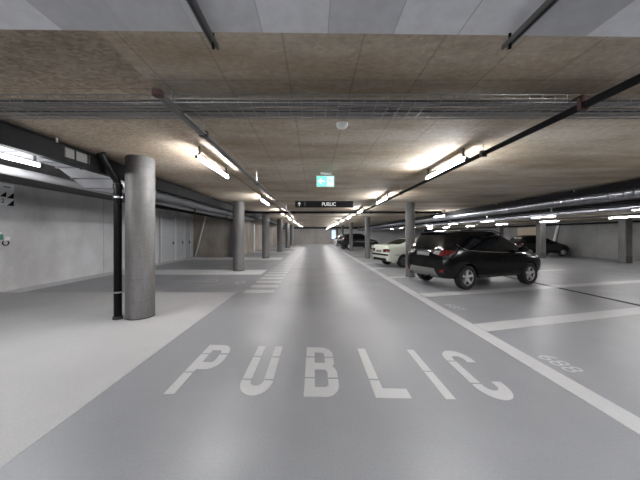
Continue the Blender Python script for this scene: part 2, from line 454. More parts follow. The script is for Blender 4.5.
Rz = lambda a: Matrix.Rotation(a, 4, 'Z')
def bay_number(txt, x, y, label, size=0.30, mat='paint_faint'):
    t = text_obj('bay_number', txt, size, M[mat], Matrix.Translation((0, 0, 0.0005)) @ Rz(-PI/2 + 0.10), thick=0.003, sx=0.95)
    t.location = (x, y, 0); tag(t, label, 'bay number')
bay_number('688', 2.99, 3.24, 'faint painted bay number just right of the lane line, nearest the camera', 0.31)
bay_number('687', 3.05, 5.78, 'faint painted bay number in the bay behind the black car', 0.34)
# thin faint marking in the first left bay: a line ending in a loop
bmk = MB(); zz = 0.004
bmk.prism([(-4.75, 8.98), (-3.78, 8.98), (-3.78, 9.05), (-4.75, 9.05)], 0.0005, zz)
for q in strip(arc(-3.55, 9.12, 0.27, 0.24, -140, 150, 14), arc(-3.55, 9.12, 0.20, 0.15, -140, 150, 14)): bmk.prism(q, 0.0005, zz)
tag(bmk.build('bay_marking', M['paint_faint']), 'thin white marking ending in a loop, in the first grey left bay', 'floor marking')
bmk = MB()
for q in strip(arc(-2.45, 8.8, 0.16, 0.26, 0, 360, 16), arc(-2.45, 8.8, 0.09, 0.16, 0, 360, 16)): bmk.prism(q, 0.0005, 0.004)
tag(bmk.build('bay_marking', M['paint_faint']), 'small faint white mark beside the walkway bars, left of the lane', 'floor marking')

# ------------------------------------------------------------------ columns
def column(x, y, r, zt, label, group, band=False):
    t = empty('concrete_column', label, 'column', (x, y, 0), 0, group)
    MB().lathe([(0.0, 0.004), (r, 0.004), (r, zt - 0.002), (0, zt - 0.002)], (0, 0, 0), 'z', 40).build('shaft', M['column'], t, smooth=True)
    MB().lathe([(r + 0.001, 0.0045), (r + 0.006, 0.0045), (r + 0.004, 0.02), (r + 0.001, 0.024)], (0, 0, 0), 'z', 40).build('base_joint', M['darksteel'], t)
    return t
cl = ['thick round concrete column beside the black downpipe, nearest on the left',
      'second thick round concrete column on the left, after the one by the black downpipe',
      'third round concrete column along the left of the lane', 'fourth round concrete column along the left of the lane',
      'fifth round concrete column along the left of the lane', 'farthest round concrete column along the left of the lane']
for (x, y), l in zip([(-3.34, 5.1), (-3.31, 11.65), (-3.27, 17.95), (-3.2, 24.7), (-3.2, 32.0), (-3.2, 38.4)], cl):
    column(x, y, 0.245, ZL, l, 'round columns left of the lane')
cr = ['slim round concrete column touching the view of the black car tail', 'second slim round column on the right, beyond the pale sedan',
      'third slim round column on the right, in front of the dark parked car', 'fourth slim round column on the right', 'farthest slim round column on the right']
cr[0] = 'slim round concrete column by the rear of the black car, nearest on the right'
for i, l in enumerate(cr):
    column(3.62, 9.98 + 7.95*i, 0.168, ZC, l, 'slim round columns right of the lane')
for (x, y), l in zip([(17.5, 14.9), (15.5, 18.1), (17.0, 24.2), (17.0, 29.0), (17.0, 33.8)],
                     ['square concrete pier against the right edge of the picture', 'square concrete pier in front of the hatchback by the right wall',
                      'thin looking square pier just above the black car bonnet', 'fourth square pier along the right wall', 'farthest square pier along the right wall']):
    t = empty('concrete_pier', l, 'pier', (x, y, 0), 0, 'square piers by the right wall')
    MB().box((-0.19, -0.19, 0.002), (0.19, 0.19, ZR - 0.002)).build('shaft', M['column'], t, bevel=0.02)
    MB().box((-0.195, -0.195, 0.003), (0.195, 0.195, 0.40)).build('base_band', M['darkconc'], t, bevel=0.02)

# ------------------------------------------------------------------ services overhead
def hanger(parent, x, y, z0, z1, r=0.006, mat='galv'):
    return MB().cyl((x, y, z0), (x, y, z1), r, 8).build('hanger', M[mat], parent)

def pipe_thing(name, label, pts, r, mat, cat='pipe', hang=(), clamps=(), zc=ZC, n=14):
    o0 = Vector(pts[0]); t = empty(name, label, cat, o0)
    MB().tube([Vector(p) - o0 for p in pts], r, n).build('pipe_run', M[mat], t, smooth=True)
    for h in hang:
        h = Vector(h) - o0
        hanger(t, h.x, h.y, h.z + r*0.8, zc - 0.002 - o0.z)
        MB().box((h.x - r*1.35, h.y - 0.018, h.z - r*1.3), (h.x + r*1.35, h.y + 0.018, h.z + r*1.3)).build('pipe_clip', M['darksteel'], t, bevel=0.004)
    for c in clamps:
        c = Vector(c) - o0
        hb = MB().box((c.x - 0.012, c.y - 0.012, c.z + r), (c.x + 0.012, c.y + 0.012, c.z + 0.085))
        hb.box((c.x - 0.012, c.y + 0.012, c.z + 0.072), (c.x + 0.012, c.y + 0.078, c.z + 0.085)); hb.build('hanger', M['rust'], t)
        MB().box((c.x - r*1.2, c.y - 0.015, c.z - r*1.15), (c.x + r*1.2, c.y + 0.015, c.z + r*1.2)).build('red_clamp', M['rust'], t, bevel=0.006)
    return t
zp = H + 0.975
pipe_thing('sprinkler_pipe', 'black steel pipe under the ceiling along the right lane lights', [(2.03, -4, zp), (2.03, 12.72, zp)], 0.028, 'blackmatt',
           hang=[(2.03, y, zp) for y in (3.18, 6.2, 9.2, 12.0)], clamps=[(2.03, 2.0, zp)])
# left galvanised rail
zr = H + 0.985
t = empty('cable_rail', 'galvanised cable rail with a red end clamp along the step of the left ceiling', 'cable rail', (-1.085, 1.84, zr))
MB().box((-0.022, 0, -0.018), (0.022, 10.2, 0.0)).build('rail_channel', M['railgrey'], t)
MB().tube([(0.005, 0, 0.012), (0.005, 10.2, 0.012)], 0.011, 8).build('cable', M['cable'], t)
MB().tube([(0.036, 0.3, 0.0), (0.036, 10.2, 0.0)], 0.009, 8).build('cable', M['cable2'], t)
for y in (0.75, 3.2, 5.8, 8.6): hanger(t, 0, y, 0.0, ZC - zr - 0.002)
for y in (0.75, 3.2, 5.8, 8.6): MB().box((-0.03, y - 0.02, -0.026), (0.045, y + 0.02, 0.026)).build('rail_clip', M['darksteel'], t)
MB().box((-0.034, -0.02, -0.022), (0.03, 0.03, 0.024)).build('red_clamp', M['rust'], t, bevel=0.006)
MB().cyl((0, 0.18, 0.0), (0, 0.18, ZC - zr - 0.002), 0.003, 8).build('hanger', M['galv'], t)
# channels under the white ceiling
for x, l in ((-0.525, 'left steel channel under the white front ceiling'), (1.02, 'right steel channel under the white front ceiling')):
    z = H + 1.0
    t = empty('mounting_channel', l, 'steel channel', (x, -4, z), 0, 'steel channels under the white ceiling')
    c = MB(); c.box((-0.015, 0, -0.010), (-0.012, 5.42, 0.016)); c.box((0.012, 0, -0.010), (0.015, 5.42, 0.016)); c.box((-0.015, 0, 0.013), (0.015, 5.42, 0.016))
    c.box((-0.015, 0, -0.010), (-0.007, 5.42, -0.008)); c.box((0.007, 0, -0.010), (0.015, 5.42, -0.008))
    c.build('channel', M['railgrey'], t)
    MB().cyl((0.0, 5.38, -0.03), (0.0, 5.38, 0.049), 0.007, 8).build('hanger', M['blackmatt'], t)
    MB().tube([(0.0, 0, 0.002), (0.0, 5.42, 0.002)], 0.005, 8).build('cable', M['cable'], t)

# wire cable tray crossing the lane
zt = H + 1.045
t = empty('cable_tray', 'wire mesh cable tray with cables crossing under the whole ceiling', 'cable tray', (0, 2.09, zt))
XA, XB = -3.7, 6.6
wm = MB()
yy = [0.0, 0.058, 0.116, 0.174, 0.232, 0.29]
for y in yy: wm.cyl((XA, y, 0), (XB, y, 0), 0.0045, 6)
for y in (0.0, 0.29):
    for z in (0.03, 0.06): wm.cyl((XA, y, z), (XB, y, z), 0.0038, 6)
x = XA
while x < XB:
    wm.cyl((x, 0, -0.004), (x, 0.29, -0.004), 0.003, 5); wm.cyl((x, 0, 0), (x, 0, 0.062), 0.003, 5); wm.cyl((x, 0.29, 0), (x, 0.29, 0.062), 0.003, 5)
    x += 0.10
wm.build('wire_basket', M['traywire'], t)
for i, (y, r, mt) in enumerate(((0.03, 0.014, 'cable'), (0.055, 0.012, 'cable2'), (0.085, 0.015, 'cable'), (0.145, 0.011, 'cable2'), (0.172, 0.013, 'cable'), (0.20, 0.012, 'cable2'), (0.225, 0.012, 'cable2'), (0.25, 0.014, 'cable'), (0.275, 0.010, 'cable2'))):
    pts = [(XA + (XB - XA)*j/24, y + 0.006*math.sin(j*1.7 + i*2.1), 0.005 + r + 0.003*math.sin(j*2.3 + i)) for j in range(25)]
    MB().tube(pts, r, 8).build('cable', M[mt], t)
for x in (-3.2, 5.4):
    z1 = (ZL if x < XS else ZC) - zt - 0.002
    for y in (-0.012, 0.302): hanger(t, x, y, -0.012, z1, 0.005)
    MB().box((x - 0.02, -0.02, -0.02), (x + 0.02, 0.31, -0.008)).build('tray_bracket', M['darksteel'], t)

# cross pipes
pipe_thing('cross_pipe', 'long black pipe crossing the ceiling just beyond the hanging sign', [(-3.6, 12.9, H + 1.10), (6.2, 12.9, H + 1.10)], 0.055, 'blackmatt', hang=[(x, 12.9, H + 1.10) for x in (-1.0, 0.9, 2.8, 5.0)])
pipe_thing('cross_pipe', 'thin black pipe crossing the ceiling far down the lane', [(-2.9, 38.1, H + 1.10), (6.2, 38.1, H + 1.10)], 0.07, 'blackmatt', hang=[(x, 38.1, H + 1.10) for x in (-1.0, 2.9, 5.0)])
# left black tray
t = empty('cable_duct', 'long black cable duct along the edge of the left ceiling', 'cable duct', (-3.9, -3, H + 1.12))
MB().box((-0.06, 0, 0), (0.06, 42, 0.27)).build('duct_body', M['blackmatt'], t, bevel=0.008)
for i in range(14): MB().box((-0.066, 1.5 + 3*i - 0.02, -0.008), (0.066, 1.5 + 3*i + 0.02, 0.275)).build('duct_joint', M['blackplastic'], t)
for y in range(1, 42, 6): MB().box((-0.01, y, 0.27), (0.01, y + 0.03, ZL - H - 1.122)).build('hanger', M['galv'], t)
for y0, y1 in ((4.08, 4.24), (4.28, 4.53)): MB().box((0.06, y0 + 3, 0.09), (0.066, y1 + 3, 0.235)).build('cover_plate', M['coverplate'], t)
MB().tube([(-0.03, 0, 0.285), (-0.03, 42, 0.285)], 0.014, 8).build('cable', M['cable'], t)
# second dark run beyond the first column
# rectangular duct that turns down into a round one
t = empty('air_duct', 'silver rectangular air duct above the left wall bay, narrowing to a round duct', 'air duct', (-4.4, 0, H))
prof = [(-5, 1.42), (6.4, 1.42), (6.4, 1.0), (5.55, 0.98), (4.95, 1.27), (-5, 1.30)]
MB().extr([(-0.40, y, z) for y, z in prof], (0.80, 0, 0)).build('rectangular_duct', M['greyduct'], t)
for y, zb in ((1.6, 1.285), (3.1, 1.275), (4.0, 1.272), (4.6, 1.27), (4.95, 1.265), (5.25, 1.12), (5.55, 0.975), (6.35, 0.985)):
    MB().box((-0.42, y - 0.018, zb - 0.018), (0.42, y + 0.018, zb + 0.01)).build('duct_flange', M['silver' if y < 6 else 'dullduct'], t)
MB().lathe([(0.36, 6.4), (0.20, 7.0)], (0.05, 0, 1.18), 'y', 24).build('duct_reducer', M['dullduct'], t, smooth=True)
prof = []
y = 7.0
while y < 18.5:
    prof += [(0.200, y), (0.200, y + 0.13), (0.207, y + 0.14), (0.200, y + 0.15)]; y += 0.16
MB().lathe(prof, (0.05, 0, 1.18), 'y', 24).build('round_duct', M['dullduct'], t, smooth=True)
for y in (2, 6, 9, 12, 15, 18): MB().box((0.04, y, 1.38), (0.06, y + 0.02, 1.472)).build('hanger', M['galv'], t)
pipe_thing('insulated_pipe', 'white jacketed pipe running beside the left tube light', [(-5.02, -5, H + 1.06), (-5.02, 18.6, H + 1.06)], 0.075, 'whitepipe', hang=[(-5.02, y, H + 1.06) for y in (1.0, 4.0, 7.5, 11, 15)], zc=ZL)
pipe_thing('insulated_pipe', 'dark pipe on the far side of the left round duct', [(-5.5, 8, H + 1.0), (-5.5, 18.6, H + 1.0)], 0.05, 'blackmatt', hang=[(-5.5, y, H + 1.0) for y in (9, 13, 17)], zc=ZL)

# downpipe
o0 = (-3.665, 4.95, 0)
t = empty('downpipe', 'black downpipe standing left of the nearest round column', 'downpipe', o0)
MB().tube([(0, 0, 0.02), (0, 0, 2.50), (-0.01, -0.02, 2.60), (-0.04, -0.12, 2.72), (-0.055, -0.27, 2.90), (-0.06, -0.33, 3.0)], 0.066, 18).build('pipe', M['blackplastic'], t, smooth=True)
MB().lathe([(0.068, 2.42), (0.078, 2.425), (0.078, 2.52), (0.068, 2.525)], (0, 0, 0), 'z', 24).build('pipe_socket', M['blackplastic'], t, smooth=True)
MB().lathe([(0.067, 0.003), (0.084, 0.003), (0.084, 0.05), (0.070, 0.06)], (0, 0, 0), 'z', 24).build('base_collar', M['darksteel'], t, smooth=True)
for z in (0.505, 2.27):
    c = MB().lathe([(0.067, z - 0.014), (0.075, z - 0.014), (0.075, z + 0.014), (0.067, z + 0.014)], (0, 0, 0), 'z', 24)
    c.box((0.07, -0.012, z - 0.012), (0.108, 0.012, z + 0.012)); c.build('pipe_clamp', M['galv'], t)

# right side services
t = empty('cable_duct', 'black cable duct under the ceiling above the right silver duct', 'cable duct', (6.93, -4, H + 1.02))
MB().box((-0.05, 0, 0), (0.12, 49, 0.16)).build('duct_body', M['blackmatt'], t)
for i in range(25): MB().box((0.03, 1 + 2*i, 0.16), (0.05, 1.03 + 2*i, ZC - H - 1.022)).build('hanger', M['galv'], t)
for i in range(16): MB().cyl((-0.055, 2 + 3*i, 0.12), (-0.055, 2 + 3*i, 0.19), 0.014, 8).build('fixing_bolt', M['galv'], t)
t = empty('air_duct', 'round silver spiral duct along the right ceiling edge', 'air duct', (7.36, 0, H + 0.98))
prof = []; y = -4
while y < 45:
    prof += [(0.135, y), (0.135, y + 0.16), (0.142, y + 0.17), (0.135, y + 0.18)]; y += 0.2
MB().lathe(prof, (0, 0, 0), 'y', 24).build('spiral_duct', M['silver'], t, smooth=True)
for i in range(16):
    y = -2.5 + 3*i
    MB().lathe([(0.143, y), (0.155, y), (0.155, y + 0.05), (0.143, y + 0.05)], (0, 0, 0), 'y', 24).build('duct_joint', M['galv'], t, smooth=True)
    hanger(t, 0, y + 0.02, 0.15, ZC - H - 0.982)
pipe_thing('drain_pipe', 'dark pipe slung below the round silver duct on the right', [(7.5, -4, H + 0.785), (7.5, 45, H + 0.785)], 0.045, 'blackmatt')
t = [o for o in COL.objects if o.name == 'drain_pipe'][0]
for i in range(15): MB().box((-0.06, 3 + 3.1*i, -0.055), (0.06, 3.03 + 3.1*i, 0.065)).build('hanger', M['galv'], t)
t = empty('air_duct', 'flat silver duct behind the round one on the right', 'air duct', (8.18, -4, H + 0.665))
MB().box((-0.26, 0, 0), (0.30, 48, 0.20)).build('rectangular_duct', M['silver'], t)
for i in range(40):
    MB().box((-0.275, 0.6 + 1.2*i, -0.014), (0.315, 0.63 + 1.2*i, 0.21)).build('duct_flange', M['galv'], t)
hanger(t, 0.1, 5, 0.2, ZC - H - 0.67)
pipe_thing('wall_pipe', 'dark pipe along the top of the right wall', [(18.9, 2, H + 0.80), (18.9, 45, H + 0.80)], 0.06, 'blackmatt', hang=[(18.9, y, H + 0.80) for y in (6, 14, 22, 30)], zc=ZR)
pipe_thing('conduit_pipe', 'thin dark conduit between the right hand light rows', [(12.9, 2, H + 0.84), (12.9, 45, H + 0.84)], 0.035, 'darksteel', hang=[(12.9, y, H + 0.84) for y in (6, 14, 22, 30)], zc=ZR)

# ------------------------------------------------------------------ tube lights
def make_tube(L, drop, mat='tube'):
    """tube along +y, origin at its middle; DROP = distance from tube axis up to the ceiling"""
    t = empty('tube_light', '', 'tube light')
    MB().cyl((0, -L/2, 0), (0, L/2, 0), 0.021, 14).build('tube', M[mat], t, smooth=True)
    for s in (-1, 1): MB().cyl((0, s*L/2, 0), (0, s*(L/2 + 0.05), 0), 0.024, 14).build('end_cap', M['darksteel'], t)
    MB().box((-0.028, -L/2, 0.028), (0.028, L/2, 0.052)).build('housing', M['white'], t, bevel=0.003)
    for s in (-1, 1):
        MB().box((-0.012, s*L*0.46 - 0.012, 0.052), (0.012, s*L*0.46 + 0.012, drop - 0.002)).build('mounting_clip', M['darksteel'], t)
    return t
def row(x, z, ys, L, drop, labels, group, mat='tube'):
    first = make_tube(L, drop, mat)
    for i, (y, l) in enumerate(zip(ys, labels)):
        o = first if i == 0 else copy_tree(first)
        o.location = (x, y, z); o['label'] = l; o['group'] = group
zl = H + 1.27
yl = [5.09 + 5.23*i for i in range(8)]
row(-1.905, zl, yl, 1.5, ZL - zl, ['lit tube light on the left ceiling, %s from the camera along the lane' % ORD[i] for i in range(8)], 'tube lights along the left of the lane')
zr_ = H + 1.05
yr = [4.31 + 3.88*i for i in range(11)]
row(2.105, zr_, yr, 1.25, ZC - zr_, ['lit tube light beside the black pipe right of the lane, %s from the camera' % ORD[i] for i in range(11)], 'tube lights along the right of the lane')
zq = H + 0.86
ya = [12.6, 16.7, 20.8, 24.9, 29.0, 33.1, 37.2]
row(10.9, zq, [8.4] + ya, 1.3, ZR - zq, ['lit tube light in the middle row of the right bays, %s from the camera' % ORD[i] for i in range(8)], 'tube lights over the middle of the right bays', 'tube_dim')
row(15.1, zq, [8.5, 12.9, 17.0, 21.3, 25.6, 30.2, 34.5], 1.3, ZR - zq, ['lit tube light in the row nearest the right wall, %s from the camera' % ORD[i] for i in range(7)], 'tube lights near the right wall', 'tube_dim')
def single(x, y, z, L, drop, label):
    t = make_tube(L, drop); t.location = (x, y, z); t['label'] = label
single(-4.36, 3.45, H + 1.10, 1.5, 0.15, 'bright tube light under the grey duct at the left picture edge')
single(6.35, 13.4, H + 0.94, 1.1, 0.28, 'single tube light left of the round silver duct, above the black car')
for i, (x, y) in enumerate(((-2.04, -0.4), (2.29, 0.45), (2.29, -3.6), (-2.04, -4.0))):
    single(x, y, ZW - 0.09, 1.4, 0.09, 'tube light under the white front ceiling, ' + ['left of the viewpoint', 'right of the viewpoint', 'behind on the right', 'behind on the left'][i])
single(10.9, 3.5, zq, 1.3, ZR - zq, 'tube light in the right bays beside the viewpoint, outside the picture')
for i, (y, l) in enumerate(((0.0, 'added unseen tube light beside the viewpoint under the left duct'), (-3.6, 'added unseen tube light behind the viewpoint under the left duct'))): single(-4.42, y, H + 1.10, 1.5, 0.14, l)  # unseen tubes added to brighten the left wall
single(6.2, 3.2, H + 1.0, 1.1, 0.22, 'added unseen tube light left of the round silver duct, just outside the right picture edge')  # unseen tube added to lift the right ceiling and near floor
# conduit linking the left tubes
pipe_thing('light_conduit', 'thin dark conduit linking the left row of tube lights', [(-1.96, 6.3, ZL - 0.02), (-1.96, 44, ZL - 0.02)], 0.009, 'darksteel', hang=[(-1.96, 7 + 6*i, ZL - 0.02) for i in range(6)], zc=ZL, n=8)
pipe_thing('wall_brace', 'pale steel brace leaning on the brown wall at the far left', [(-8.46, 18.9, 0.04), (-7.72, 18.93, 2.95)], 0.055, 'doorpost', cat='brace')
pipe_thing('wall_brace', 'pale upright steel post by the brown wall behind the third left column', [(-5.45, 24.2, 0.06), (-5.45, 24.2, 2.6)], 0.06, 'doorpost', cat='post')
pipe_thing('wall_brace', 'pale slanting brace on the right wall behind the hatchback', [(19.08, 21.3, 0.07), (19.08, 20.7, 2.45)], 0.09, 'wall_pale', cat='brace')
o = MB().box((19.12, 22.6, 1.0), (19.195, 24.9, 2.25)).build('lit_wall_panel', M['beige']); tag(o, 'beige board for a lit piece of the right wall above the dark hatchback roof', 'board')  # beige panel stands in for a lit piece of wall

# ------------------------------------------------------------------ signs and small fittings
# hanging sign
Y = 8.6; t = empty('hanging_sign', 'black hanging sign reading PUBLIC above the lane', 'sign', (0.325, Y, H + 0.89))
MB().box((-0.945, -0.03, 0), (0.945, 0.03, 0.212)).build('sign_panel', M['signblack'], t, bevel=0.006)
for x in (-0.75, 0.75): hanger(t, x, 0, 0.21, ZC - H - 0.892, 0.007)
RX = Matrix.Rotation(PI/2, 4, 'X')
text_obj('sign_text', 'PUBLIC', 0.165, M['signletter'], Matrix.Translation((0.155, -0.031, 0.102)) @ RX, t, sx=0.86)
ar = MB()
for poly in ([(-0.012, 0.045), (0.012, 0.045), (0.012, 0.13), (-0.012, 0.13)], [(-0.05, 0.118), (0.0, 0.178), (0.05, 0.118), (0.035, 0.106), (0.0, 0.148), (-0.035, 0.106)]):
    ar.extr([(-0.80 + x, -0.034, z) for x, z in poly], (0, 0.004, 0))
ar.build('sign_arrow', M['signletter'], t)
gm = MB()
for z in (0.05, 0.095, 0.14): gm.box((-0.64, -0.034, z), (-0.60, -0.03, z + 0.03))
gm.build('sign_symbol', M['greymark'], t)
# exit sign
Y = 5.2; t = empty('exit_sign', 'green lit emergency exit sign with a white arrow under the ceiling', 'exit sign', (0.225, Y, H + 0.95))
MB().box((-0.175, -0.005, -0.005), (0.175, 0.025, 0.212)).build('sign_case', M['whiteplastic'], t, bevel=0.004)
MB().box((-0.166, -0.009, 0.004), (0.166, -0.0055, 0.204)).build('sign_face', M['exitgreen'], t)
ex = MB()
for poly in ([(-0.145, 0.104), (-0.085, 0.165), (-0.062, 0.165), (-0.102, 0.119), (-0.02, 0.119), (-0.02, 0.089), (-0.102, 0.089), (-0.062, 0.043), (-0.085, 0.043)],):
    ex.extr([(x, -0.0125, z) for x, z in poly], (0, 0.003, 0))
ex.build('exit_arrow', M['exitwhite'], t)
dr = MB()
dr.box((0.03, -0.0125, 0.015), (0.15, -0.0095, 0.190)); dr.build('exit_door_symbol', M['exitwhite'], t)
mn = MB()
mn.extr([(0.085 + 0.014*math.cos(a*PI/6), -0.0155, 0.158 + 0.014*math.sin(a*PI/6)) for a in range(12)], (0, 0.002, 0))
for poly in ([(0.075, 0.14), (0.10, 0.14), (0.098, 0.09), (0.072, 0.09)], [(0.072, 0.092), (0.084, 0.092), (0.066, 0.05), (0.045, 0.035), (0.04, 0.045), (0.056, 0.056)],
             [(0.086, 0.092), (0.098, 0.092), (0.115, 0.06), (0.112, 0.03), (0.10, 0.03), (0.102, 0.058)], [(0.075, 0.138), (0.08, 0.125), (0.055, 0.105), (0.05, 0.115)], [(0.098, 0.138), (0.098, 0.122), (0.125, 0.105), (0.128, 0.115)]):
    mn.extr([(x, -0.0155, z) for x, z in poly], (0, 0.002, 0))
mn.build('running_figure_symbol', M['exitgreen'], t)
MB().box((-0.10, -0.03, 0.235), (0.12, 0.03, 0.268)).build('sign_mount', M['whiteplastic'], t, bevel=0.004)
MB().box((-0.01, 0.0, 0.21), (0.01, 0.02, 0.236)).build('hanger', M['whiteplastic'], t)
# smoke detector
t = empty('smoke_detector', 'white round smoke detector on the ceiling beyond the cable tray', 'smoke detector', (0.305, 2.90, ZC))
MB().lathe([(0.0, -0.048), (0.045, -0.048), (0.060, -0.036), (0.064, -0.018), (0.064, -0.014)], (0, 0, 0), 'z', 32).build('sensor_head', M['whiteplastic'], t, smooth=True)
MB().lathe([(0.0, -0.014), (0.066, -0.014), (0.066, -0.001), (0, -0.001)], (0, 0, 0), 'z', 32).build('detector_base', M['offwhite'], t, smooth=True)
# wall sign with triangles
xs = XL
t = empty('wall_sign', 'white wall sign with three black triangles and the number 2 at the left edge', 'wall sign', (xs, 7.28, H + 0.83))
MB().box((0.001, 0, 0), (0.012, 0.36, 0.60)).build('sign_board', M['offwhite'], t)
tri = MB()
for y0, z0, w_, h_ in ((0.0, 0.235, 0.165, 0.15), (0.18, 0.21, 0.175, 0.175), (0.18, 0.0, 0.175, 0.175)):
    tri.extr([(0.0125, y0, z0), (0.0125, y0 + w_, z0), (0.0125, y0 + w_, z0 + h_)], (0.002, 0, 0))
tri.build('black_triangles', M['signblack'], t)
RW = Matrix.Rotation(PI/2, 4, 'Z') @ Matrix.Rotation(PI/2, 4, 'X')
text_obj('sign_number', '2', 0.17, M['signblack'], Matrix.Translation((0.0125, 0.085, 0.115)) @ RW, t)
MB().box((0.0125, 0.10, 0.505), (0.0135, 0.27, 0.535)).build('sign_caption', M['greymark'], t)
# fittings on the left wall
t = empty('call_point', 'small green and white call point on the left wall at the picture edge', 'call point', (xs, 7.27, H - 0.13))
MB().box((0.001, -0.10, 0), (0.07, 0.06, 0.15)).build('mounting_case', M['green'], t, bevel=0.008)
MB().box((0.001, -0.09, 0.155), (0.05, 0.05, 0.215)).build('case_top', M['whiteplastic'], t, bevel=0.006)
t = empty('junction_box', 'small white junction box with a black cable loop on the left wall', 'junction box', (xs, 7.36, H - 0.16))
MB().box((0.001, 0, 0), (0.06, 0.14, 0.11)).build('mounting_case', M['whiteplastic'], t, bevel=0.008)
MB().tube([(0.03, 0.06 + 0.075*math.cos(a), -0.06 + 0.07*math.sin(a)) for a in [PI*0.5 - 2*PI*i/16*0.85 for i in range(17)]], 0.014, 8).build('cable_loop', M['blackplastic'], t)
o = MB().box((xs + 0.001, 7.12, H + 0.30), (xs + 0.05, 7.19, H + 0.42)).build('wall_bell', M['blackplastic']); tag(o, 'small dark alarm box on the left wall below the triangle sign', 'alarm box')

# ------------------------------------------------------------------ cars
TS = [-1, -0.68, -0.34, 0, 0.34, 0.68, 1]
def eval_mesh(o):
    bpy.context.view_layer.update()
    return bpy.data.meshes.new_from_object(o.evaluated_get(bpy.context.evaluated_depsgraph_get()))

def car_shell(st, crown, bulge_r, bulge_f, side_glass, ws, rear_glass, axles, rw, arch_r, ywell):
    """st = stations rear->front, each (X[6], Y[6], Z[6]); returns a subdivided mesh with material slots 0 paint 1 glass 2 well"""
    n, R = len(st), 5
    vs, idx, fs, mi = [], {}, [], []
    def V(i, j, k):
        key = (i, j, k)
        if key in idx: return idx[key]
        X, Y, Z = st[i]; t = TS[k]
        x, y, z = X[j], Y[j]*t, Z[j]
        q = 1 - t*t
        if j == R: z += crown[i]*q
        if i == 0: x -= bulge_r[j]*q
        if i == n-1: x += bulge_f[j]*q
        idx[key] = len(vs); vs.append((x, y, z)); return idx[key]
    for i in range(n-1):
        for j in range(R):
            g_ = 1 if (j == 3 and i in side_glass) else 0
            fs.append((V(i,j,6), V(i+1,j,6), V(i+1,j+1,6), V(i,j+1,6))); mi.append(g_)
            fs.append((V(i,j,0), V(i,j+1,0), V(i+1,j+1,0), V(i+1,j,0))); mi.append(g_)
        for k in range(6):
            fs.append((V(i,R,k), V(i,R,k+1), V(i+1,R,k+1), V(i+1,R,k))); mi.append(1 if i in ws else 0)
            fs.append((V(i,0,k), V(i+1,0,k), V(i+1,0,k+1), V(i,0,k+1))); mi.append(0)
    for k in range(6):
        for j in range(R):
            fs.append((V(0,j,k), V(0,j,k+1), V(0,j+1,k+1), V(0,j+1,k))); mi.append(1 if (j in rear_glass and 0 < k < 5) else 0)
            fs.append((V(n-1,j,k), V(n-1,j+1,k), V(n-1,j+1,k+1), V(n-1,j,k+1))); mi.append(0)
    me = bpy.data.meshes.new('shell'); me.from_pydata(vs, [], fs)
    for p, m_ in zip(me.polygons, mi): p.material_index = m_
    for nm in ('paint_black', 'glass', 'well'): me.materials.append(M[nm])
    bm = bmesh.new(); bm.from_mesh(me); bmesh.ops.recalc_face_normals(bm, faces=bm.faces)
    cl_ = bm.edges.layers.float.get('crease_edge') or bm.edges.layers.float.new('crease_edge')
    for e in bm.edges:      # keep window outlines crisp
        if len(e.link_faces) == 2 and e.link_faces[0].material_index != e.link_faces[1].material_index: e[cl_] = 0.55
    bm.to_mesh(me); bm.free()
    o = bpy.data.objects.new('shell', me); COL.objects.link(o)
    s = o.modifiers.new('s', 'SUBSURF'); s.levels = 3; s.render_levels = 3
    cut = MB()
    for ax in axles:
        for sg in (-1, 1): cut.cyl((ax, sg*ywell, rw), (ax, sg*1.3, rw), arch_r, 40)
    c = cut.build('cut', M['well'])
    b = o.modifiers.new('b', 'BOOLEAN'); b.operation = 'DIFFERENCE'; b.object = c; b.solver = 'EXACT'
    try: b.material_mode = 'TRANSFER'
    except Exception: pass
    m2 = eval_mesh(o)
    bpy.data.objects.remove(o); bpy.data.objects.remove(c)
    return m2

def split_mesh(me, test):
    """new mesh with the faces for which TEST(material index)"""
    bm = bmesh.new(); bm.from_mesh(me)
    bmesh.ops.delete(bm, geom=[f for f in bm.faces if not test(f.material_index)], context='FACES')
    return bm

def islands(bm):
    seen, out = set(), []
    bm.faces.ensure_lookup_table()
    for f in bm.faces:
        if f.index in seen: continue
        st_, isl = [f], []
        seen.add(f.index)
        while st_:
            a = st_.pop(); isl.append(a.index)
            for e in a.edges:
                for b in e.link_faces:
                    if b.index not in seen: seen.add(b.index); st_.append(b)
        out.append(isl)
    return out

